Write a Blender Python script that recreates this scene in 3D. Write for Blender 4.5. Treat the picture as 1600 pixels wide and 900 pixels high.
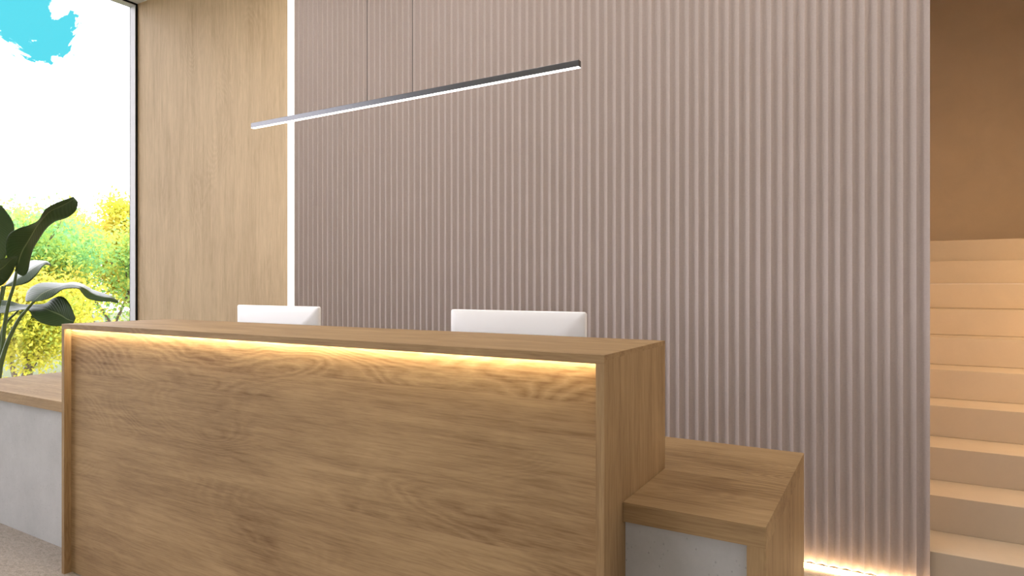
import bpy, bmesh, math, random
from mathutils import Vector, Matrix

random.seed(7)
for o in list(bpy.data.objects):
    bpy.data.objects.remove(o)
scn = bpy.context.scene
COL = scn.collection

# ------------------------------------------------------------------ camera
EYE = 1.30
FPX = 1007.37
YAW = math.radians(30.357)
HOR = 447.0
cam_d = bpy.data.cameras.new('camera')
cam = bpy.data.objects.new('camera', cam_d)
COL.objects.link(cam)
cam_d.sensor_width = 36.0
cam_d.lens = 36.0 * FPX / 1600.0
cam_d.shift_y = -3.0 / 1600.0
cam_d.clip_start = 0.05
cam_d.clip_end = 500
cam.location = (0, 0, EYE)
cam.rotation_euler = (math.radians(90), 0, YAW)
scn.camera = cam

scn.view_settings.view_transform = 'Standard'
scn.view_settings.look = 'None'
scn.view_settings.gamma = 1.0
scn.view_settings.use_curve_mapping = False
scn.view_settings.exposure = 0.0

FW = Vector((-math.sin(YAW), math.cos(YAW), 0))
RT = Vector((math.cos(YAW), math.sin(YAW), 0))


def spot(px, py, d):
    """point of the place seen at a pixel of the photograph, d metres ahead of the camera"""
    return Vector((0, 0, EYE)) + FW * d + RT * ((px - 800) / FPX * d) + Vector((0, 0, (HOR - py) / FPX * d))


# ------------------------------------------------------------------ tunables: light
SKY_CLOUD = 5.6
SKY_BLUE = (0.12, 0.80, 0.95)
FILL_W = 14.0        # added fill lights under the ceiling, watts each
FILL_COL = (1.0, 0.95, 0.92)
STAIR_W = 29.0  # added warm fill on the stairs, watts
WARM = (1.0, 0.62, 0.30)


# ------------------------------------------------------------------ node helpers
class NT:
    def __init__(self, tree):
        self.t = tree
        self.n = tree.nodes
        self.l = tree.links

    def node(self, kind, **kw):
        nd = self.n.new(kind)
        for k, v in kw.items():
            if k in ('inputs',):
                for i, val in v.items():
                    nd.inputs[i].default_value = val
            else:
                setattr(nd, k, v)
        return nd

    def link(self, a, b):
        self.l.new(a, b)

    def mapping(self, src, scale=(1, 1, 1), loc=(0, 0, 0)):
        m = self.node('ShaderNodeMapping')
        m.inputs['Scale'].default_value = scale
        m.inputs['Location'].default_value = loc
        self.link(src, m.inputs['Vector'])
        return m.outputs[0]

    def noise(self, vec, scale, detail=4, rough=0.5, dist=0.0):
        n = self.node('ShaderNodeTexNoise')
        n.inputs['Scale'].default_value = scale
        n.inputs['Detail'].default_value = detail
        n.inputs['Roughness'].default_value = rough
        n.inputs['Distortion'].default_value = dist
        self.link(vec, n.inputs['Vector'])
        return n.outputs['Fac']

    def math(self, op, a, b=None, c=None, clamp=False):
        m = self.node('ShaderNodeMath', operation=op, use_clamp=clamp)
        for i, v in enumerate((a, b, c)):
            if v is None:
                continue
            if isinstance(v, (int, float)):
                m.inputs[i].default_value = v
            else:
                self.link(v, m.inputs[i])
        return m.outputs[0]

    def ramp(self, fac, stops, interp='LINEAR'):
        r = self.node('ShaderNodeValToRGB')
        r.color_ramp.interpolation = interp
        els = r.color_ramp.elements
        while len(els) < len(stops):
            els.new(0.5)
        for e, (p, c) in zip(els, stops):
            e.position = p
            e.color = (c[0], c[1], c[2], 1) if not isinstance(c, (int, float)) else (c, c, c, 1)
        self.link(fac, r.inputs[0])
        return r.outputs[0]

    def mix(self, fac, a, b, mode='MIX'):
        m = self.node('ShaderNodeMix', data_type='RGBA', blend_type=mode)
        for i, v in ((0, fac), (6, a), (7, b)):
            if isinstance(v, (int, float)):
                m.inputs[i].default_value = v
            elif isinstance(v, tuple):
                m.inputs[i].default_value = (v[0], v[1], v[2], 1)
            else:
                self.link(v, m.inputs[i])
        return m.outputs[2]


def new_mat(name):
    m = bpy.data.materials.new(name)
    m.use_nodes = True
    for n in list(m.node_tree.nodes):
        m.node_tree.nodes.remove(n)
    g = NT(m.node_tree)
    out = g.node('ShaderNodeOutputMaterial')
    b = g.node('ShaderNodeBsdfPrincipled')
    g.link(b.outputs[0], out.inputs[0])
    tc = g.node('ShaderNodeTexCoord')
    return m, g, b, tc.outputs['Object'], out


def add_bump(g, b, h, strength, dist=0.002):
    bp = g.node('ShaderNodeBump')
    bp.inputs['Strength'].default_value = strength
    bp.inputs['Distance'].default_value = dist
    g.link(h, bp.inputs['Height'])
    g.link(bp.outputs[0], b.inputs['Normal'])


def plain(name, col, rough=0.5, metal=0.0, spec=0.5):
    m, g, b, co, out = new_mat(name)
    n = g.noise(co, 40, 2)
    c = g.mix(g.math('MULTIPLY', n, 0.08), tuple(col), tuple(x * 0.8 for x in col))
    g.link(c, b.inputs['Base Color'])
    b.inputs['Roughness'].default_value = rough
    b.inputs['Metallic'].default_value = metal
    b.inputs['Specular IOR Level'].default_value = spec
    return m


def emit(name, col, strength):
    m, g, b, co, out = new_mat(name)
    b.inputs['Base Color'].default_value = (0.8, 0.8, 0.8, 1)
    b.inputs['Emission Color'].default_value = (col[0], col[1], col[2], 1)
    b.inputs['Emission Strength'].default_value = strength
    return m


def wood(name, axis, light, dark, band=0.0, seed=0.0, fig=1.0, contrast=1.0, row=0.30, curly=None):
    """oak laminate; axis = direction of the grain (0 x, 1 y, 2 z)"""
    m, g, b, co, out = new_mat(name)
    # stretch: slow along the grain
    sc = [1.0, 1.0, 1.0]
    sc[axis] = 0.30
    v0 = g.mapping(co, tuple(sc), (seed, seed * 1.7, seed * 0.6))
    # planks: every row of the laminate repeats with its own shift
    sep = g.node('ShaderNodeSeparateXYZ')
    g.link(co, sep.inputs[0])
    across = sep.outputs[2] if axis == 0 else (sep.outputs[0] if axis == 2 else sep.outputs[0])
    rowi = g.math('FLOOR', g.math('DIVIDE', g.math('ADD', across, 0.11 + seed), row))
    wn = g.node('ShaderNodeTexWhiteNoise', noise_dimensions='1D')
    g.link(rowi, wn.inputs['W'])
    add = g.node('ShaderNodeVectorMath', operation='MULTIPLY_ADD')
    comb = g.node('ShaderNodeCombineXYZ')
    for i in range(3):
        g.link(wn.outputs['Value'], comb.inputs[i])
    g.link(comb.outputs[0], add.inputs[0])
    add.inputs[1].default_value = (band * 3, band * 3, band * 3)
    g.link(v0, add.inputs[2])
    v = add.outputs[0]
    # cathedral figure: contour lines of a smooth field, tight and thin
    f = g.noise(v, 3.0 * fig, 2.0, 0.45, 0.35)
    fine = g.noise(v, 30, 3, 0.6)
    fld = g.math('ADD', g.math('MULTIPLY', f, 34.0), g.math('MULTIPLY', fine, 1.6))
    saw = g.math('PINGPONG', fld, 0.5)
    line = g.ramp(saw, [(0.0, 1.0), (0.30, 0.45), (0.5, 0.0), (1.0, 0.0)])
    # where the figure is strong
    sel = g.noise(v, 2.6, 2, 0.5)
    selr = g.ramp(sel, [(0.50, 0.06), (0.70, 0.9)])
    if curly:
        # the topmost strip of the veneer is strongly figured
        selr = g.math('ADD', selr, g.math('GREATER_THAN', sep.outputs[2], curly), clamp=True)
    lines = g.math('MULTIPLY', g.math('MULTIPLY', line, selr), 0.34 * contrast)
    # broad tone
    tone = g.noise(v, 5.0, 5, 0.62, 0.7)
    toner = g.ramp(tone, [(0.36, 0.0), (0.68, 1.0)])
    # pores: very long thin streaks
    sp = [210.0, 210.0, 210.0]
    sp[axis] = 9.0
    pores = g.noise(g.mapping(co, tuple(sp)), 1.0, 3, 0.65)
    porer = g.ramp(pores, [(0.42, 0.0), (0.68, 1.0)])
    st = [34.0, 34.0, 34.0]
    st[axis] = 2.0
    streak = g.noise(g.mapping(co, tuple(st), (seed * 3, 0, 0)), 1.0, 4, 0.65, 0.4)
    streakr = g.ramp(streak, [(0.35, 0.0), (0.72, 1.0)])
    total = g.math('ADD', g.math('MULTIPLY', toner, 0.32 * contrast), lines)
    total = g.math('ADD', total, g.math('MULTIPLY', porer, 0.24))
    total = g.math('ADD', total, g.math('MULTIPLY', streakr, 0.34), clamp=True)
    c = g.mix(total, tuple(light), tuple(dark))
    g.link(c, b.inputs['Base Color'])
    b.inputs['Roughness'].default_value = 0.6
    b.inputs['Specular IOR Level'].default_value = 0.15
    add_bump(g, b, g.math('SUBTRACT', 1.0, total), 0.25, 0.001)
    return m


def concrete(name, col):
    m, g, b, co, out = new_mat(name)
    n1 = g.noise(co, 4.5, 8, 0.7)
    n2 = g.noise(co, 45, 5, 0.75)
    pit = g.node('ShaderNodeTexVoronoi')
    pit.inputs['Scale'].default_value = 75
    pit.inputs['Randomness'].default_value = 1
    g.link(g.mapping(co, (1, 1, 0.7)), pit.inputs['Vector'])
    gate = g.ramp(g.noise(co, 14, 2), [(0.47, 0.0), (0.55, 1.0)])
    pr = g.math('MULTIPLY', g.ramp(pit.outputs['Distance'], [(0.06, 1.0), (0.20, 0.0)]), gate)
    base = g.mix(g.ramp(n1, [(0.3, 0.0), (0.7, 1.0)]), tuple(col), tuple(x * 0.80 for x in col))
    base = g.mix(g.math('MULTIPLY', n2, 0.40), base, tuple(x * 0.7 for x in col))
    base = g.mix(g.math('MULTIPLY', pr, 0.65), base, tuple(x * 0.45 for x in col))
    g.link(base, b.inputs['Base Color'])
    b.inputs['Roughness'].default_value = 0.8
    add_bump(g, b, g.math('SUBTRACT', n2, pr), 0.3, 0.002)
    return m


def fabric(name, col):
    m, g, b, co, out = new_mat(name)
    n = g.noise(co, 140, 3, 0.6)
    n2 = g.noise(co, 5, 4, 0.6)
    c = g.mix(g.ramp(n, [(0.3, 0.0), (0.75, 0.35)]), tuple(col), tuple(x * 0.72 for x in col))
    c = g.mix(g.ramp(n2, [(0.3, 0.0), (0.8, 0.22)]), c, (col[0] * 0.86, col[1] * 0.84, col[2] * 0.80))
    g.link(c, b.inputs['Base Color'])
    b.inputs['Roughness'].default_value = 0.9
    b.inputs['Specular IOR Level'].default_value = 0.15
    add_bump(g, b, n, 0.25, 0.001)
    return m


def stone(name, col):
    m, g, b, co, out = new_mat(name)
    n = g.noise(co, 3.0, 6, 0.62, 0.6)
    n2 = g.noise(co, 60, 3, 0.6)
    c = g.mix(g.ramp(n, [(0.3, 0.0), (0.75, 1.0)]), tuple(col), tuple(x * 0.90 for x in col))
    c = g.mix(g.math('MULTIPLY', n2, 0.14), c, tuple(x * 0.7 for x in col))
    g.link(c, b.inputs['Base Color'])
    b.inputs['Roughness'].default_value = 0.75
    return m


def carpet(name, col):
    m, g, b, co, out = new_mat(name)
    v = g.mapping(co, (1.0, 2.2, 1))
    n = g.noise(v, 28, 5, 0.7, 1.2)
    n2 = g.noise(co, 160, 3, 0.7)
    h = g.math('ADD', g.math('MULTIPLY', n, 0.7), g.math('MULTIPLY', n2, 0.5))
    c = g.ramp(h, [(0.38, tuple(x * 0.5 for x in col)), (0.60, tuple(col)), (0.78, tuple(x * 1.3 for x in col))])
    g.link(c, b.inputs['Base Color'])
    b.inputs['Roughness'].default_value = 0.9
    b.inputs['Specular IOR Level'].default_value = 0.2
    add_bump(g, b, h, 0.5, 0.006)
    return m


# ------------------------------------------------------------------ mesh helpers
class MB:
    def __init__(self):
        self.bm = bmesh.new()

    def box(self, x0, y0, z0, x1, y1, z1, bev=0.0):
        bm = self.bm
        r = bmesh.ops.create_cube(bm, size=1.0)
        vs = r['verts']
        for v in vs:
            v.co = Vector(((v.co.x + .5) * (x1 - x0) + x0, (v.co.y + .5) * (y1 - y0) + y0, (v.co.z + .5) * (z1 - z0) + z0))
        if bev > 0:
            es = list({e for v in vs for e in v.link_edges})
            bmesh.ops.bevel(bm, geom=es, offset=bev, segments=2, affect='EDGES', profile=0.7)
        return self

    def faces(self, verts, faces):
        vs = [self.bm.verts.new(v) for v in verts]
        for f in faces:
            self.bm.faces.new([vs[i] for i in f])
        return self

    def tube(self, pts, radii, n=10, cap=True):
        bm = self.bm
        rings = []
        P = [Vector(p) for p in pts]
        prev = None
        for i, p in enumerate(P):
            a = P[max(0, i - 1)]
            c = P[min(len(P) - 1, i + 1)]
            t = (c - a).normalized()
            ref = prev if prev else (Vector((1, 0, 0)) if abs(t.x) < 0.8 else Vector((0, 1, 0)))
            u = (ref - t * ref.dot(t)).normalized()
            prev = u
            w = t.cross(u)
            r = radii[i] if isinstance(radii, (list, tuple)) else radii
            rings.append([bm.verts.new(p + (u * math.cos(k * 2 * math.pi / n) + w * math.sin(k * 2 * math.pi / n)) * r) for k in range(n)])
        for a, c in zip(rings, rings[1:]):
            for k in range(n):
                bm.faces.new((a[k], a[(k + 1) % n], c[(k + 1) % n], c[k]))
        if cap:
            bm.faces.new(list(reversed(rings[0])))
            bm.faces.new(rings[-1])
        return self

    def lathe(self, prof, cx, cy, n=40):
        rings = []
        for r, z in prof:
            rings.append([self.bm.verts.new((cx + r * math.cos(k * 2 * math.pi / n), cy + r * math.sin(k * 2 * math.pi / n), z)) for k in range(n)])
        for a, c in zip(rings, rings[1:]):
            for k in range(n):
                self.bm.faces.new((a[k], a[(k + 1) % n], c[(k + 1) % n], c[k]))
        self.bm.faces.new(list(reversed(rings[0])))
        self.bm.faces.new(rings[-1])
        return self

    def build(self, name, mat, parent=None, smooth=False):
        me = bpy.data.meshes.new(name)
        bmesh.ops.recalc_face_normals(self.bm, faces=self.bm.faces)
        self.bm.to_mesh(me)
        self.bm.free()
        if smooth:
            for p in me.polygons:
                p.use_smooth = True
        me.materials.append(mat)
        o = bpy.data.objects.new(name, me)
        COL.objects.link(o)
        if parent:
            o.parent = parent
            bpy.context.view_layer.update()
            o.matrix_parent_inverse = parent.matrix_world.inverted()
        return o


def thing(name, loc, label, cat, group=None):
    o = bpy.data.objects.new(name, None)
    o.empty_display_size = 0.1
    COL.objects.link(o)
    o.location = loc
    o['label'] = label
    o['category'] = cat
    if group:
        o['group'] = group
    bpy.context.view_layer.update()
    return o


def tag(o, label, cat, group=None):
    o['label'] = label
    o['category'] = cat
    if group:
        o['group'] = group
    return o


def struct(o):
    o['kind'] = 'structure'
    return o


# ------------------------------------------------------------------ world: bright sky with clouds
world = bpy.data.worlds.new('sky')
scn.world = world
world.use_nodes = True
for n in list(world.node_tree.nodes):
    world.node_tree.nodes.remove(n)
g = NT(world.node_tree)
wo = g.node('ShaderNodeOutputWorld')
bg = g.node('ShaderNodeBackground')
g.link(bg.outputs[0], wo.inputs[0])
tc = g.node('ShaderNodeTexCoord')
gen = tc.outputs['Generated']
n1 = g.noise(gen, 11.0, 8, 0.62, 0.5)
n2 = g.noise(gen, 3.0, 3, 0.5)
# a gap in the clouds to the north-west
dot = g.node('ShaderNodeVectorMath', operation='DOT_PRODUCT')
g.link(gen, dot.inputs[0])
dot.inputs[1].default_value = Vector((-0.875, 0.362, 0.325)).normalized()
gap = g.ramp(dot.outputs['Value'], [(0.9935, 0.0), (1.0, 1.0)])
dens = g.math('SUBTRACT', g.math('MULTIPLY_ADD', n1, 1.5, -0.02), g.math('MULTIPLY', gap, 0.58))
dens = g.math('ADD', dens, g.math('MULTIPLY', n2, 0.35))
cl = g.ramp(dens, [(0.46, 0.0), (0.50, 1.0)])
shade = g.ramp(g.noise(gen, 9, 5, 0.6), [(0.3, (1.0, 0.98, 1.08)), (0.7, (1.02, 1.0, 1.05))])
cloud = g.mix(1.0, shade, (SKY_CLOUD, SKY_CLOUD, SKY_CLOUD), 'MULTIPLY')
skyc = g.mix(cl, SKY_BLUE, cloud)
g.link(skyc, bg.inputs[0])
bg.inputs[1].default_value = 1.0

# ------------------------------------------------------------------ added fill lights (unseen area lights just below the ceiling)
CEIL = 3.885


def area(name, loc, sx, sy, power, col, rot=(0, 0, 0)):
    d = bpy.data.lights.new(name, 'AREA')
    d.shape = 'RECTANGLE'
    d.size = sx
    d.size_y = sy
    d.energy = power
    d.color = col
    o = bpy.data.objects.new(name, d)
    COL.objects.link(o)
    o.location = loc
    o.rotation_euler = rot
    return o


for (lx, ly) in ((-3.6, 2.2), (-2.0, 2.2), (-0.4, 2.2)):
    area('ceiling_fill_light', (lx, ly, CEIL - 0.04), 0.5, 0.5, FILL_W, FILL_COL)  # unseen washers added to brighten the fluted wall and countertop

area('ceiling_fill_light', (-2.4, 0.3, CEIL - 0.04), 0.9, 0.9, 34.0, FILL_COL)  # unseen light added to lift everything facing the camera
area('ceiling_fill_light', (0.95, 3.1, CEIL - 0.04), 0.4, 0.3, 20.0, (1.0, 0.86, 0.70))  # unseen light added to brighten the lowest steps

# ------------------------------------------------------------------ materials
OAK_L = (0.44, 0.297, 0.152)
OAK_D = (0.155, 0.085, 0.036)
W_front = wood('oak_horizontal', 0, OAK_L, OAK_D, band=1.0, seed=0.3, fig=1.0, row=0.33, curly=1.0)
W_x = wood('oak_along', 0, OAK_L, OAK_D, band=0.0, seed=2.1, fig=1.1, row=9.0)
W_z = wood('oak_upright', 2, OAK_L, OAK_D, band=0.0, seed=4.2, fig=1.3, row=9.0)
W_y = wood('oak_across', 1, OAK_L, OAK_D, band=0.0, seed=5.2, fig=1.3, row=9.0)
W_wall = wood('oak_wall_cladding', 2, (0.69, 0.52, 0.33), (0.40, 0.28, 0.16), band=0.0, seed=7.7, fig=0.9, contrast=0.8, row=9.0)
M_conc = concrete('concrete', (0.53, 0.528, 0.515))
M_flute = fabric('fluted_mauve_felt', (0.480, 0.405, 0.372))
M_white = plain('white_paint', (0.85, 0.84, 0.82), 0.7)
M_floor = carpet('floor_carpet', (0.32, 0.275, 0.23))
M_stair = stone('stair_stone', (0.62, 0.52, 0.40))
M_stairwall = stone('stairwell_plaster', (0.78, 0.62, 0.44))
M_shell = plain('white_plastic_shell', (0.95, 0.95, 0.95), 0.30)
M_screen = plain('black_screen', (0.01, 0.01, 0.012), 0.15)
M_alu = plain('aluminium_frame', (0.62, 0.62, 0.64), 0.45)
M_black = plain('black_gasket', (0.006, 0.006, 0.006), 0.6, spec=0.1)
M_pend = plain('pendant_black_metal', (0.13, 0.13, 0.135), 0.28, metal=1.0)
M_cable = plain('cable_black', (0.03, 0.028, 0.028), 0.6)
E_warm = emit('led_warm', (1.0, 0.84, 0.56), 72.0)
E_base = emit('led_base', (1.0, 0.66, 0.34), 26.0)
E_slot = emit('led_slot', (1.0, 0.95, 0.80), 1.25)
E_pend = emit('led_pendant', (1.0, 0.98, 0.95), 5.0)

# glass: thin clear pane, mostly see-through with a fresnel reflection
M_glass = bpy.data.materials.new('window_glass')
M_glass.use_nodes = True
for n in list(M_glass.node_tree.nodes):
    M_glass.node_tree.nodes.remove(n)
g = NT(M_glass.node_tree)
o_ = g.node('ShaderNodeOutputMaterial')
tr = g.node('ShaderNodeBsdfTransparent')
tr.inputs[0].default_value = (0.98, 0.98, 0.98, 1)
gl = g.node('ShaderNodeBsdfGlossy')
gl.inputs['Roughness'].default_value = 0.0
fr = g.node('ShaderNodeFresnel')
fr.inputs[0].default_value = 1.25
mx = g.node('ShaderNodeMixShader')
g.link(fr.outputs[0], mx.inputs[0])
g.link(tr.outputs[0], mx.inputs[1])
g.link(gl.outputs[0], mx.inputs[2])
g.link(mx.outputs[0], o_.inputs[0])

# ------------------------------------------------------------------ the setting
WX = -5.95          # window wall plane
WY = 3.365          # wood wall plane
FY = 3.265          # fluted panel front (ridges)
FX0, FX1 = -3.757, 0.148
RX = 1.75           # right wall of the room and the stairwell
BY = -4.6           # how far the room runs behind the camera

struct(MB().box(WX, BY, -0.2, RX, WY + 0.15, 0.0).build('floor', M_floor))
struct(MB().box(WX - 0.10, BY, CEIL, RX + 0.2, WY + 0.15, CEIL + 0.25).build('ceiling', M_white))
struct(MB().box(WX - 0.10, WY, 0.0, 0.03, WY + 0.13, CEIL).build('wall_back', W_wall))
struct(MB().box(RX, BY, 0.0, RX + 0.15, 8.2, 5.2).build('wall_right', M_white))

struct(MB().box(WX - 0.10, BY - 0.15, 0.0, RX + 0.15, BY, CEIL).build('wall_front', M_white))

# window wall on the left: frame, panes
win = struct(thing('window_1', (WX, 0, 0), 'x', 'x'))
del win['label']
del win['category']
fr_ = MB()
yy = [WY - 0.016]
edges = [WY - 0.016, 0.55, -2.0, BY]
fw_, fo = 0.006, 0.082
for i in range(3):
    y1, y0 = edges[i], edges[i + 1]
    fr_.box(WX - fo, y1 - fw_, 0.07, WX, y1, CEIL - 0.016)
    fr_.box(WX - fo, y0, 0.07, WX, y0 + fw_, CEIL - 0.016)
    fr_.box(WX - fo, y0 + fw_, CEIL - 0.016 - fw_, WX, y1 - fw_, CEIL - 0.016)
    fr_.box(WX - fo, y0 + fw_, 0.0, WX, y1 - fw_, 0.07)
fr_.build('window_frame', M_alu, win)
gk = MB()
gk.box(WX - 0.10, WY - 0.016, 0.0, WX + 0.004, WY - 0.0005, CEIL - 0.0005)
gk.box(WX - 0.10, BY, CEIL - 0.016, WX + 0.004, WY - 0.016, CEIL - 0.0005)
gk.build('gasket', M_black, win)
for i in range(3):
    y1, y0 = edges[i], edges[i + 1]
    MB().box(WX - fo, y0 + fw_, 0.07, WX - fo + 0.01, y1 - fw_, CEIL - 0.016 - fw_).build('pane', M_glass, win)

# stairwell: side wall behind the fluted panel, back wall, ceiling
struct(MB().box(0.03, WY, 0.0, 0.146, 8.2, 5.2).build('wall_stair_left', M_stairwall))
struct(MB().box(-0.2, 7.05, 0.0, RX, 7.2, 5.2).build('wall_stair_back', M_stairwall))
struct(MB().box(0.03, WY + 0.15, 5.2, RX + 0.15, 8.2, 5.35).build('ceiling_stairwell', M_stairwall))
struct(MB().box(0.146, WY + 0.15, CEIL, RX, WY + 0.30, 5.2).build('wall_stair_front', M_stairwall))
struct(MB().box(0.146, WY + 0.15, -0.2, RX, 3.60, -0.001).build('floor_stairwell', M_floor))

# ------------------------------------------------------------------ fluted wall panel
NF = 80
pitch = (FX1 - FX0) / NF
dep = 0.0156
SEG = 10
bm = MB()
prof = []
for k in range(NF):
    for s in range(SEG):
        u = s / SEG
        q = abs(2 * u - 1)
        prof.append((FX0 + (k + u) * pitch, FY + dep * (1 - q ** 1.06)))
prof.append((FX1, FY))
zb, zt = 0.022, CEIL
v, f = [], []
NP = len(prof)
for (x, y) in prof:
    v += [(x, y, zb), (x, y, zt)]
for i in range(NP - 1):
    f.append((2 * i, 2 * i + 2, 2 * i + 3, 2 * i + 1))
# back and sides
v += [(FX0, WY, zb), (FX0, WY, zt), (FX1, WY, zb), (FX1, WY, zt)]
b0 = 2 * NP
f.append((b0, b0 + 1, b0 + 3, b0 + 2))
f.append((0, 1, b0 + 1, b0))
f.append((2 * NP - 2, b0 + 2, b0 + 3, 2 * NP - 1))
# bottom and top: closed per flute
f.append(tuple([2 * i for i in range(NP)] + [b0 + 2, b0]))
f.append(tuple([2 * i + 1 for i in range(NP)] + [b0 + 3, b0 + 1]))
bm.faces(v, f)
flu = bm.build('fluted_wall_panel', M_flute)
me = flu.data
for p in me.polygons:
    p.use_smooth = abs(p.normal.z) < 0.5 and p.area < 1.0 and p.normal.y < 0
for e in me.edges:
    a, c = me.vertices[e.vertices[0]].co, me.vertices[e.vertices[1]].co
    if abs(a.x - c.x) < 1e-5 and abs(a.y - FY) < 1e-4:
        e.use_edge_sharp = True
tag(flu, 'mauve-grey panel of vertical flutes behind the counter', 'wall panel')

base_led = MB().box(FX0 + 0.02, FY - 0.014, 0.0, FX1 - 0.03, FY + 0.006, 0.017).build('led_strip', E_base)
tag(base_led, 'glowing warm light strip along the floor under the fluted panel', 'light strip')
slot_led = MB().box(-3.90, 3.325, 0.0, FX0 - 0.001, WY - 0.001, CEIL - 0.001).build('led_strip', E_slot)
tag(slot_led, 'tall white light strip between oak wall and fluted panel', 'light strip')

# ------------------------------------------------------------------ staircase
RISE, G = 0.1645, 0.285
SY = 3.289
st = thing('staircase', (0.9, SY, 0), 'pale beige stone staircase climbing at the right of the fluted panel', 'staircase')
for k in range(1, 11):
    y0 = SY + (k - 1) * G
    y1 = y0 + G if k < 10 else 7.049
    x0 = 0.149 if k > 0 else 0.2
    z0 = (k - 1) * RISE if k > 1 else 0.0
    MB().box(x0, y0, z0 + 0.0, RX - 0.001, y1 + (0.0 if k == 10 else 0.10), k * RISE - 0.0002 * k, 0.003).build('step', M_stair, st)

# added warm fill for the stairs: unseen strip lamp on an added handrail
hr = thing('stair_fill_light', (RX - 0.06, 4.6, 1.5), 'added warm fill lamp on an unseen stair handrail', 'lamp')
pa, pb = Vector((RX - 0.09, 3.45, 1.05)), Vector((RX - 0.09, 6.6, 2.65))
MB().tube([pa, pb], 0.022, 14).build('rail', M_alu, hr)  # rail and brackets added to carry the fill lamp
for tt in (0.1, 0.5, 0.9):
    q = pa.lerp(pb, tt)
    MB().tube([q, q + Vector((0.09, 0, 0))], 0.009, 10).build('bracket', M_alu, hr)
mid = pa.lerp(pb, 0.5)
ang = math.atan2(pb.z - pa.z, pb.y - pa.y)
la = area('stair_fill_lamp', (mid.x - 0.02, mid.y, mid.z - 0.03), 0.02, (pb - pa).length * 0.95, STAIR_W, WARM)
la.rotation_euler = (ang, math.radians(35), 0)

# ------------------------------------------------------------------ reception counter
CX0, CX1, CY0, CY1, CZ = -3.234, -0.608, 1.488, 1.988, 1.129
T = 0.0225
rc = thing('reception_counter', ((CX0 + CX1) / 2, (CY0 + CY1) / 2, 0), 'tall oak reception counter with warm light under its top edge', 'counter')
MB().box(CX0, CY0, CZ - 0.014, CX1, CY1, CZ).box(CX0, CY0, CZ - T, CX1, CY0 + 0.010, CZ - 0.014).build('countertop', W_x, rc)
MB().box(CX0, CY0 + 0.0, 0, CX0 + T, CY1, CZ - T).box(CX0, CY0 + 0.010, CZ - T, CX0 + T, CY1, CZ - 0.014).build('side_panel', W_z, rc)
MB().box(CX1 - T, CY0, 0, CX1, CY1, CZ - T).box(CX1 - T, CY0 + 0.010, CZ - T, CX1, CY1, CZ - 0.014).build('side_panel', W_z, rc)
MB().box(CX0 + T, 1.517, 0.004, CX1 - T, 1.537, CZ - 0.014).build('front_panel', W_front, rc)
MB().box(CX0 + T + 0.002, CY0 + 0.0105, CZ - 0.0185, CX1 - T - 0.002, CY0 + 0.0195, CZ - 0.0142).build('light_strip', E_warm, rc)

# ------------------------------------------------------------------ low desks left and right of it
DZ, DT, DW = 0.730, 0.051, 0.0435
DY0, DY1 = 1.616, 2.402
JX = -1.93


def desk(name_label, x0, x1, end_left, end_right, cx0, cx1):
    t = thing('low_desk', ((x0 + x1) / 2, 2.0, 0), name_label, 'desk', None)
    pts = [(x0, DY0), (cx1, DY0), (cx1, CY1 + 0.002), (x1, CY1 + 0.002), (x1, DY1), (x0, DY1)] if end_left else \
        [(x1, DY0), (x1, DY1), (x0, DY1), (x0, CY1 + 0.002), (cx0, CY1 + 0.002), (cx0, DY0)]
    n = len(pts)
    MB().faces([(x, y, DZ - DT) for x, y in pts] + [(x, y, DZ) for x, y in pts],
               [tuple(range(n - 1, -1, -1)), tuple(range(n, 2 * n))] + [(i, (i + 1) % n, n + (i + 1) % n, n + i) for i in range(n)]).build('desktop', W_desk, t)
    if end_left:
        MB().box(x0, DY0, 0, x0 + DW, DY1, DZ - DT, 0.0008).build('end_panel', W_z, t)
    if end_right:
        MB().box(x1 - DW, DY0, 0, x1, DY1, DZ - DT, 0.0008).build('end_panel', W_z, t)
    MB().box(cx0, DY0 + 0.018, 0.0, cx1, DY0 + 0.07, DZ - DT, 0.0).build('concrete_panel', M_conc, t)
    return t


W_desk = wood('oak_desk', 0, OAK_L, OAK_D, band=0.0, seed=9.4, fig=1.2, row=9.0)
desk('low oak desk with pale concrete front left of the counter', -4.745, JX - 0.001, True, False, -4.745 + DW, CX0 - 0.001)
desk('low oak desk with grey concrete panel right of the counter', JX + 0.001, -0.252, False, True, CX1 + 0.001, -0.252 - DW)


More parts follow.
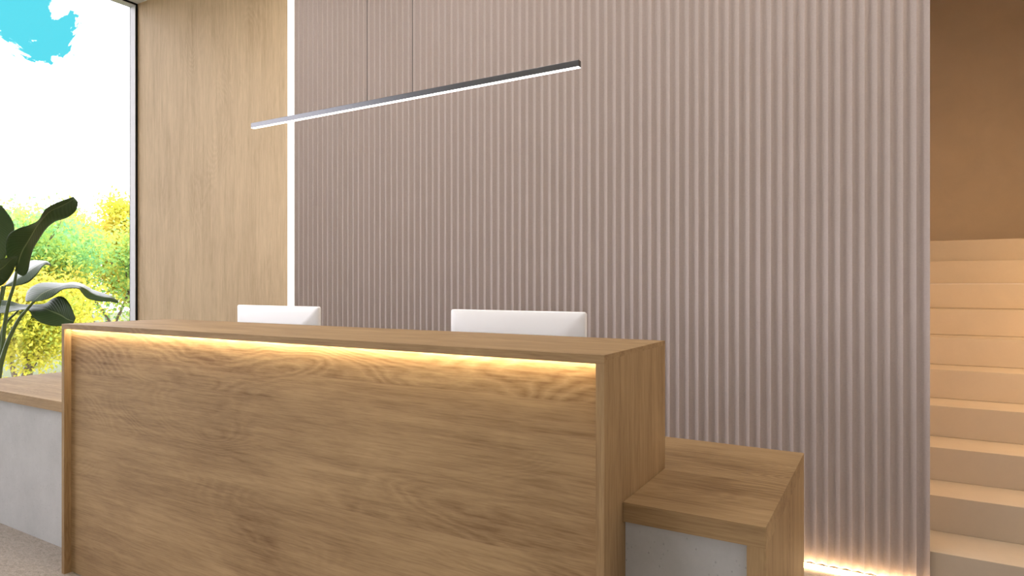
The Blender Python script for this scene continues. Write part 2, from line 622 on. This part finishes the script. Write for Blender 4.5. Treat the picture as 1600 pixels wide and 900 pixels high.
# ------------------------------------------------------------------ monitors
def monitor(label, x0, x1, y, top):
    w = x1 - x0
    cx = (x0 + x1) / 2
    t = thing('monitor', (cx, y + 0.03, DZ), label, 'monitor', 'monitors on the reception desk')
    h = 0.37
    zb_ = top - h
    # shell: rounded slab edge with a tapered bulge towards the visitor
    bm = bmesh.new()
    layers = [(0.0, 0.0), (-0.0012, 0.0), (-0.014, 0.0), (-0.0165, 0.0035), (-0.019, 0.030), (-0.034, 0.085)]
    rad = 0.010
    rings = []
    for (dy, ins) in layers:
        pts = []
        rr = max(rad - ins * 0.2, 0.004) + ins * 0.25
        for (sx, sz, a0) in ((1, 1, 0), (-1, 1, 90), (-1, -1, 180), (1, -1, 270)):
            ccx = cx + sx * (w / 2 - ins - rr)
            ccz = (zb_ + h / 2) + sz * (h / 2 - ins - rr)
            for k in range(6):
                a = math.radians(a0 + k * 18)
                pts.append(bm.verts.new((ccx + rr * math.cos(a), y + 0.018 + dy, ccz + rr * math.sin(a))))
        rings.append(pts)
    n = len(rings[0])
    for a, c in zip(rings, rings[1:]):
        for k in range(n):
            bm.faces.new((a[k], a[(k + 1) % n], c[(k + 1) % n], c[k]))
    bm.faces.new(rings[0])
    bm.faces.new(rings[-1])
    mb = MB()
    mb.bm.free()
    mb.bm = bm
    sh = mb.build('shell', M_shell, t)
    for p in sh.data.polygons:
        p.use_smooth = len(p.vertices) == 4
    MB().box(x0 + 0.012, y + 0.0185, zb_ + 0.04, x1 - 0.012, y + 0.0205, top - 0.012).build('screen', M_screen, t)
    MB().box(cx - 0.06, y - 0.03, DZ + 0.008, cx + 0.06, y - 0.022, zb_ + 0.14, 0.002).build('stand', M_shell, t)
    MB().box(cx - 0.10, y - 0.06, DZ, cx + 0.10, y + 0.12, DZ + 0.008, 0.002).build('foot', M_shell, t)


monitor('white monitor seen from behind, left one, nearer the oak wall', -2.903, -2.314, 2.15, 1.203)
monitor('white monitor seen from behind, right one, before the fluted panel', -1.551, -0.953, 2.15, 1.205)

# ------------------------------------------------------------------ linear pendant
pl = thing('pendant_light', (-1.84, 2.11, 2.08), 'slim black linear pendant lamp hanging above the counter', 'pendant lamp')
PX0, PX1, PY0, PY1, PZ0, PZ1 = -2.727, -0.955, 2.10, 2.12, 2.0815, 2.106
MB().box(PX0, PY0, PZ0 + 0.0012, PX1, PY1, PZ1, 0.0006).build('housing', M_pend, pl)
MB().box(PX0 + 0.001, PY0 + 0.0005, PZ0, PX1 - 0.001, PY1 - 0.0005, PZ0 + 0.0012).build('diffuser', E_pend, pl)
for x in (-1.969, -1.717):
    MB().tube([(x, 2.11, PZ1), (x, 2.11, CEIL - 0.02)], 0.0012, 8).build('suspension_cable', M_cable, pl)
MB().box(-2.02, 2.08, CEIL - 0.022, -1.66, 2.14, CEIL - 0.0005, 0.002).build('ceiling_canopy', M_pend, pl)


# ------------------------------------------------------------------ potted plant by the window
def leaf_mat():
    m, g, b, co, out = new_mat('leaf_green')
    uv = g.node('ShaderNodeUVMap')
    sep = g.node('ShaderNodeSeparateXYZ')
    g.link(uv.outputs[0], sep.inputs[0])
    # side veins
    vv = g.math('MULTIPLY', g.math('ADD', sep.outputs[1], g.math('MULTIPLY', g.math('ABSOLUTE', g.math('SUBTRACT', sep.outputs[0], 0.5)), 0.25)), 30.0)
    saw = g.math('PINGPONG', vv, 0.5)
    n = g.noise(co, 9, 3)
    c = g.mix(g.math('MULTIPLY', saw, 0.9), (0.070, 0.130, 0.045), (0.030, 0.066, 0.022))
    c = g.mix(g.math('MULTIPLY', n, 0.5), c, (0.060, 0.072, 0.040))
    midr = g.ramp(g.math('ABSOLUTE', g.math('SUBTRACT', sep.outputs[0], 0.5)), [(0.012, 1.0), (0.03, 0.0)])
    c = g.mix(midr, c, (0.20, 0.26, 0.12))
    g.link(c, b.inputs['Base Color'])
    b.inputs['Roughness'].default_value = 0.36
    b.inputs['Specular IOR Level'].default_value = 0.2
    add_bump(g, b, saw, 0.45, 0.004)
    return m


M_leaf = leaf_mat()
M_stem = plain('stem_green', (0.10, 0.16, 0.05), 0.45)
M_pot = plain('white_pot', (0.75, 0.74, 0.72), 0.5)
M_soil = plain('potting_soil', (0.05, 0.035, 0.025), 0.95)


def cr(p0, p1, p2, p3, t):
    return 0.5 * ((2 * p1) + (-p0 + p2) * t + (2 * p0 - 5 * p1 + 4 * p2 - p3) * t * t + (-p0 + 3 * p1 - 3 * p2 + p3) * t ** 3)


def spline(P, n):
    out = []
    m = len(P)
    for i in range(m - 1):
        a, b_, c, d = P[max(i - 1, 0)], P[i], P[i + 1], P[min(i + 2, m - 1)]
        for k in range(n):
            out.append(cr(a, b_, c, d, k / n))
    out.append(P[-1])
    return out


def leaf(parent, rows, d, dl, dr, camber=0.03):
    """rows: (left edge, midrib, right edge) in the 4.09x enlargement of the photograph; d depth of midrib, dl/dr how far each edge lies beyond it"""
    S = 4.09
    L, M, R = [], [], []
    m = len(rows)
    for i, (l, c, r) in enumerate(rows):
        k = math.sin(math.pi * min(1, max(0, i / (m - 1))))
        dd = d[0] + (d[1] - d[0]) * i / (m - 1)
        L.append(spot(l[0] / S, 295 + l[1] / S, dd + dl * k))
        M.append(spot(c[0] / S, 295 + c[1] / S, dd))
        R.append(spot(r[0] / S, 295 + r[1] / S, dd + dr * k))
    n = 5
    L, M, R = spline(L, n), spline(M, n), spline(R, n)
    W = 6
    bm = bmesh.new()
    uvl = bm.loops.layers.uv.new('UVMap')
    grid = []
    N = len(M)
    for i in range(N):
        row = []
        for j in range(2 * W + 1):
            s = (j - W) / W
            e = R[i] if s > 0 else L[i]
            p = M[i].lerp(e, abs(s))
            wdt = (e - M[i]).length
            p = p + (-FW * 0.6 + Vector((0, 0, 0.4))) * (camber * 4 * wdt * abs(s) * (1 - abs(s)))
            vtx = bm.verts.new(p)
            row.append(vtx)
        grid.append(row)
    for i in range(N - 1):
        for j in range(2 * W):
            fc = bm.faces.new((grid[i][j], grid[i][j + 1], grid[i + 1][j + 1], grid[i + 1][j]))
            for lp, (ii, jj) in zip(fc.loops, ((i, j), (i, j + 1), (i + 1, j + 1), (i + 1, j))):
                lp[uvl].uv = (jj / (2 * W), ii / (N - 1))
    mb = MB()
    mb.bm.free()
    mb.bm = bm
    o = mb.build('leaf', M_leaf, parent, True)
    so = o.modifiers.new('thickness', 'SOLIDIFY')
    so.thickness = 0.0018
    return o


PB = Vector((-5.31, 1.99, 0))
pp = thing('potted_plant', PB, 'tall dark green banana-leaved potted plant by the window', 'plant')
MB().lathe([(0.13, 0.0), (0.15, 0.02), (0.185, 0.36), (0.19, 0.38), (0.172, 0.38), (0.168, 0.345)], PB.x, PB.y).build('pot', M_pot, pp, True)
MB().lathe([(0.16, 0.31), (0.167, 0.335), (0.10, 0.35)], PB.x, PB.y).build('soil', M_soil, pp, True)
leaf(pp, [((95, 525), (103, 530), (110, 540)), ((96, 490), (115, 485), (148, 557)), ((45, 437), (130, 430), (178, 527)),
          ((37, 350), (150, 385), (192, 455)), ((62, 287), (175, 345), (212, 385)), ((125, 250), (200, 300), (250, 320)),
          ((185, 232), (230, 245), (295, 255)), ((245, 200), (268, 195), (350, 210)), ((290, 130), (315, 145), (430, 183)),
          ((370, 85), (400, 105), (485, 140)), ((470, 50), (480, 62), (500, 85))], (4.45, 4.25), -0.10, 0.10)
leaf(pp, [((-40, 470), (-30, 470), (-10, 465)), ((-160, 380), (-70, 380), (30, 445)), ((-190, 280), (-80, 280), (72, 335)),
          ((-170, 180), (-70, 190), (92, 255)), ((-120, 110), (-50, 130), (72, 190)), ((-40, 92), (-30, 95), (12, 108))], (4.75, 4.75), 0.10, 0.08)
leaf(pp, [((118, 426), (118, 430), (116, 434)), ((60, 436), (70, 450), (105, 465)), ((0, 448), (20, 500), (75, 545)),
          ((-80, 450), (-40, 540), (20, 610)), ((-160, 470), (-100, 580), (-60, 640)), ((-190, 540), (-170, 600), (-150, 640))], (4.25, 4.45), -0.14, 0.10)
leaf(pp, [((30, 618), (32, 620), (38, 624)), ((70, 560), (85, 590), (110, 618)), ((130, 490), (150, 550), (180, 598)),
          ((200, 458), (215, 505), (238, 545)), ((262, 458), (268, 475), (275, 492)), ((300, 462), (303, 470), (303, 486)),
          ((322, 480), (326, 488), (328, 494))], (4.75, 4.9), 0.32, -0.05)
leaf(pp, [((165, 722), (215, 718), (225, 722)), ((163, 690), (235, 700), (270, 714)), ((185, 640), (270, 670), (310, 702)),
          ((250, 603), (320, 645), (350, 680)), ((330, 598), (380, 625), (390, 650)), ((410, 602), (430, 612), (430, 638)),
          ((470, 595), (490, 615), (500, 638)), ((530, 608), (540, 635), (525, 665)), ((585, 640), (590, 670), (560, 700)),
          ((650, 662), (650, 690), (630, 718)), ((710, 685), (715, 700), (700, 722)), ((755, 715), (757, 722), (752, 732))], (4.4, 4.5), 0.22, -0.06)
leaf(pp, [((-120, 740), (-120, 750), (-120, 760)), ((-60, 712), (-50, 755), (-50, 800)), ((0, 713), (0, 750), (0, 797)),
          ((60, 715), (60, 750), (50, 792)), ((120, 735), (115, 755), (110, 780)), ((170, 740), (165, 757), (160, 773)),
          ((230, 740), (228, 758), (190, 785)), ((290, 733), (285, 765), (210, 820)), ((340, 700), (335, 785), (265, 857)),
          ((400, 689), (392, 810), (340, 877)), ((448, 740), (430, 835), (410, 874)), ((484, 828), (475, 848), (470, 862))], (4.6, 4.45), 0.05, -0.10)


def stem(pxs, r0, r1, ds):
    pts = [spot(x, y, ds) for x, y in pxs]
    pts.append(Vector((PB.x + random.uniform(-.05, .05), PB.y + random.uniform(-.05, .05), 0.33)))
    pts = spline(pts, 6)
    n = len(pts)
    MB().tube(pts, [r0 + (r1 - r0) * i / (n - 1) for i in range(n)], 10).build('stem', M_stem, pp, True)


stem([(25.7, 424), (22, 445), (13, 475), (7, 510), (3, 550), (-4, 600)], 0.008, 0.016, 4.45)
stem([(53, 471), (40, 486), (29, 500), (15, 527), (6, 552), (-1, 578), (-8, 610)], 0.008, 0.018, 4.4)
stem([(33, 480), (22, 492), (11, 503), (2, 524), (-6, 600)], 0.005, 0.012, 4.6)
stem([(4, 447), (1, 465), (-5, 500), (-10, 600)], 0.007, 0.013, 4.45)
stem([(8, 446), (3, 470), (-2, 500), (-12, 600)], 0.007, 0.013, 4.75)


# ------------------------------------------------------------------ outdoors
def foliage_mat(name, cols):
    m, g, b, co, out = new_mat(name)
    gi = g.node('ShaderNodeNewGeometry')
    rp = gi.outputs['Random Per Island']
    n = g.noise(co, 0.9, 3, 0.6)
    fac = g.math('ADD', g.math('MULTIPLY', rp, 0.45), g.math('MULTIPLY', g.math('SUBTRACT', n, 0.5), 2.2))
    fac = g.math('ADD', fac, 0.28, clamp=True)
    c = g.ramp(fac, [(i / (len(cols) - 1), cc) for i, cc in enumerate(cols)])
    df = g.node('ShaderNodeBsdfDiffuse')
    tl = g.node('ShaderNodeBsdfTranslucent')
    mxs = g.node('ShaderNodeMixShader')
    mxs.inputs[0].default_value = 0.5
    g.link(c, df.inputs[0])
    g.link(c, tl.inputs[0])
    g.link(df.outputs[0], mxs.inputs[1])
    g.link(tl.outputs[0], mxs.inputs[2])
    g.link(mxs.outputs[0], out.inputs[0])
    return m


M_fol_g = foliage_mat('foliage_green', [(0.17, 0.44, 0.24), (0.26, 0.50, 0.17), (0.42, 0.56, 0.14), (0.62, 0.58, 0.10)])
M_fol_y = foliage_mat('foliage_yellow', [(0.36, 0.50, 0.11), (0.62, 0.58, 0.07), (0.66, 0.60, 0.12), (0.64, 0.47, 0.10)])
M_bark = plain('bark', (0.13, 0.10, 0.07), 0.9)
M_grass = plain('grass', (0.08, 0.10, 0.03), 0.9)

OZ = -2.2
gnd = MB().box(-90, -60, OZ - 0.3, WX - 1.5, 90, OZ).build('ground', M_grass)
struct(gnd)


def tree(loc, h, spread, seed, fmat, nleaf, lsize, label, group=None):
    rnd = random.Random(seed)
    root = thing('tree', loc, label, 'tree', group)
    base = Vector(loc)
    br = MB()
    tips = []

    def grow(p, dr, ln, r, lev):
        n = 4
        pts = [p]
        q = p.copy()
        d = dr.copy()
        for i in range(n):
            d = (d + Vector((rnd.uniform(-.18, .18), rnd.uniform(-.18, .18), rnd.uniform(-.05, .14)))).normalized()
            q = q + d * (ln / n)
            pts.append(q)
        br.tube(pts, [r * (1 - 0.45 * i / n) for i in range(n + 1)], 7 if lev < 2 else 5)
        if lev >= 2:
            tips.extend(pts[1:])
        if lev < 4:
            kk = rnd.randint(3, 4) if lev < 3 else 2
            for k in range(kk):
                a = rnd.uniform(0, 2 * math.pi)
                tilt = rnd.uniform(0.45, 1.0) * spread
                nd = (d + Vector((math.cos(a), math.sin(a), 0.1)) * tilt).normalized()
                src = pts[-1] if k < 2 else pts[-2]
                grow(src, nd, ln * rnd.uniform(0.62, 0.80), r * 0.52, lev + 1)

    grow(base, Vector((rnd.uniform(-.08, .08), rnd.uniform(-.08, .08), 1)).normalized(), h * 0.30, h * 0.022, 0)
    br.build('trunk', M_bark, root, True)
    vs, fs = [], []
    for i in range(nleaf):
        c = rnd.choice(tips) + Vector((rnd.gauss(0, .26), rnd.gauss(0, .26), rnd.gauss(0, .20)))
        a = Vector((rnd.gauss(0, 1), rnd.gauss(0, 1), rnd.gauss(0, 1))).normalized()
        b_ = a.orthogonal().normalized()
        b_ = (Matrix.Rotation(rnd.uniform(0, 6.28), 3, a) @ b_)
        c2 = a.cross(b_)
        s = lsize * rnd.uniform(0.6, 1.3)
        k = len(vs)
        vs += [c - b_ * s, c + c2 * s * 0.55 + a * s * 0.15, c + b_ * s, c - c2 * s * 0.55 + a * s * 0.15]
        fs.append((k, k + 1, k + 2, k + 3))
    me = bpy.data.meshes.new('foliage')
    me.from_pydata([tuple(x) for x in vs], [], fs)
    me.materials.append(fmat)
    o = bpy.data.objects.new('foliage', me)
    COL.objects.link(o)
    o.parent = root
    o.matrix_parent_inverse = root.matrix_world.inverted()
    return root


def gp(px, d):
    p = spot(px, 447, d)
    return (p.x, p.y, OZ)


tree(gp(172, 15), 6.6, 0.95, 11, M_fol_g, 30000, 0.05, 'green-leaved tree outside nearest the oak wall')
tree(gp(40, 13), 5.0, 0.95, 23, M_fol_y, 36000, 0.045, 'bright yellow tree outside behind the potted plant')
tree(gp(100, 21), 7.0, 1.05, 5, M_fol_y, 40000, 0.07, 'yellow tree outside behind the green one')
tree(gp(225, 22), 7.6, 1.0, 8, M_fol_y, 40000, 0.07, 'yellow tree outside, cut off by the window frame beside the oak wall')
tree(gp(-20, 23), 7.4, 1.0, 31, M_fol_y, 40000, 0.07, 'yellow tree outside at the left edge of the view')
